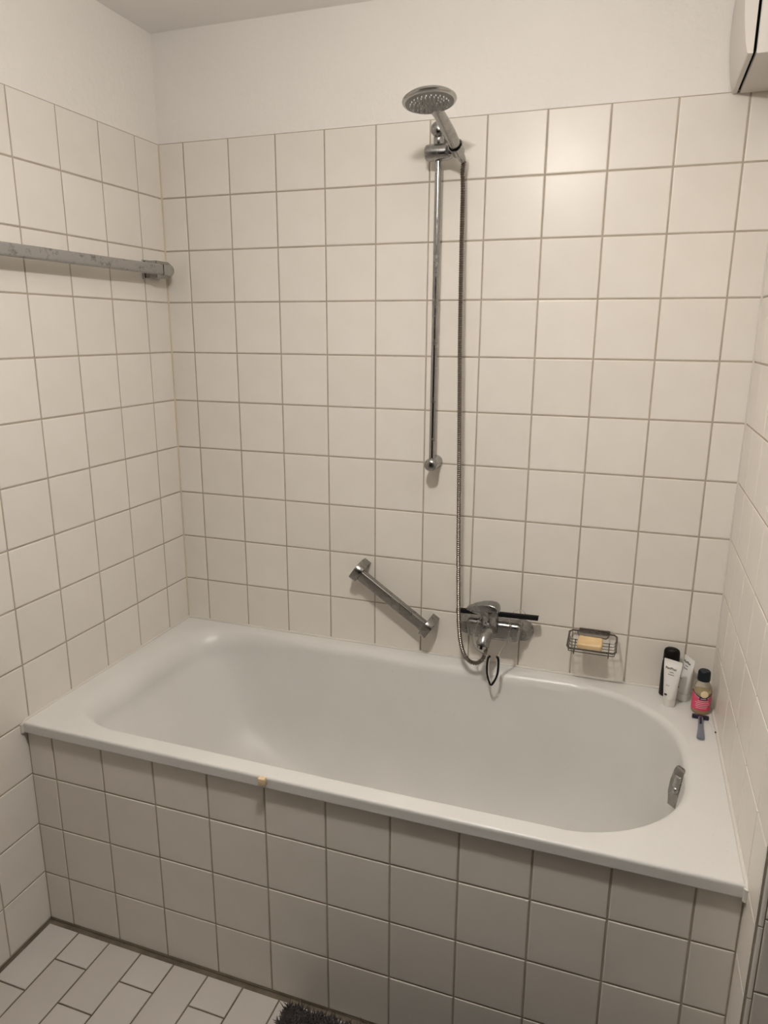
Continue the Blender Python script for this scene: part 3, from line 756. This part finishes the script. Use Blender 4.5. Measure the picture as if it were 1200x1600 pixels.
# small beige block on the front edge of the rim
cl = thing('rim_clip', 'small beige block stuck to the front edge of the bathtub rim', 'clip', (0.699, -0.7485, 0.614))
link('block', box(-0.0085, 0.0085, -0.013, 0.0, -0.008, 0.009, 0.002), M['beige'], cl)
link('pad', box(-0.0075, 0.0075, -0.004, 0.0005, -0.012, -0.008, 0.001), M['beige'], cl)

# ------------------------------------------------------------------ fan unit, top right
fu = thing('fan_unit', 'white wall-mounted fan unit in the upper right corner', 'fan unit', (XR, -0.135, ZT))
def loc_box(x0, x1, y0, y1, z0, z1, bev): return box(x0 - XR, x1 - XR, y0 + 0.135, y1 + 0.135, z0 - ZT, z1 - ZT, bev)
link('casing', loc_box(1.5905, XR, -0.262, -0.003, 2.138, 2.41, 0.003), M['casing'], fu)
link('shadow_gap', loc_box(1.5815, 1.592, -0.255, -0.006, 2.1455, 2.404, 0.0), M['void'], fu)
fp = bmesh.new(); prf = [(1.5845, 2.139), (1.5755, 2.139)]
for k in range(0, 13):
    t = k / 12; prf.append((1.5735 - 0.016 * math.sin(math.pi * t) ** 0.8, 2.141 + 0.268 * t))
prf += [(1.5755, 2.411), (1.5845, 2.411)]
ya_, yb_ = -0.264, -0.003
va = [fp.verts.new((x_ - XR, ya_ + 0.135, z - ZT)) for x_, z in prf]; vb = [fp.verts.new((x_ - XR, yb_ + 0.135, z - ZT)) for x_, z in prf]
fp.faces.new(va); fp.faces.new(vb[::-1])
for k in range(len(prf)): fp.faces.new((va[k], va[(k + 1) % len(prf)], vb[(k + 1) % len(prf)], vb[k]))
link('front_cover', fin(fp, True, 30), M['casing'], fu)

# ------------------------------------------------------------------ shaggy rug
RX0, RX1, RY0, RY1 = 0.752, 1.60, -1.40, -0.766
rug = thing('bath_rug', 'dark grey shaggy bath rug on the floor before the bath panel', 'rug', (RX0, RY1, 0.001))
link('backing', box(0, RX1 - RX0, RY0 - RY1, 0, 0.0, 0.008, 0.003), M['rug'], rug)
vs = []; fs = []
rnd = random.Random(3)
for i in range(52000):
    x = rnd.random() * (RX1 - RX0); y = -rnd.random() * (RY1 - RY0)
    h = rnd.uniform(0.014, 0.026); lx = rnd.gauss(0, 0.008); ly = rnd.gauss(0, 0.008); r = rnd.uniform(0.0017, 0.0028)
    a = rnd.random() * 6.28; b0 = len(vs)
    for z, f, g_ in ((0.006, 1.0, 0.0), (0.006 + h * 0.55, 1.0, 0.35)):
        for k in range(3):
            t = a + 2.094 * k; vs.append((x + lx * g_ + r * f * math.cos(t), y + ly * g_ + r * f * math.sin(t), z))
    vs.append((x + lx, y + ly, 0.006 + h))
    for k in range(3):
        l = (k + 1) % 3; fs.append((b0 + k, b0 + l, b0 + 3 + l, b0 + 3 + k)); fs.append((b0 + 3 + k, b0 + 3 + l, b0 + 6))
me = bpy.data.meshes.new('pile'); me.from_pydata(vs, [], fs); me.materials.append(M['rug'])
pile = link('pile', me, None, rug); pile['kind'] = 'stuff'
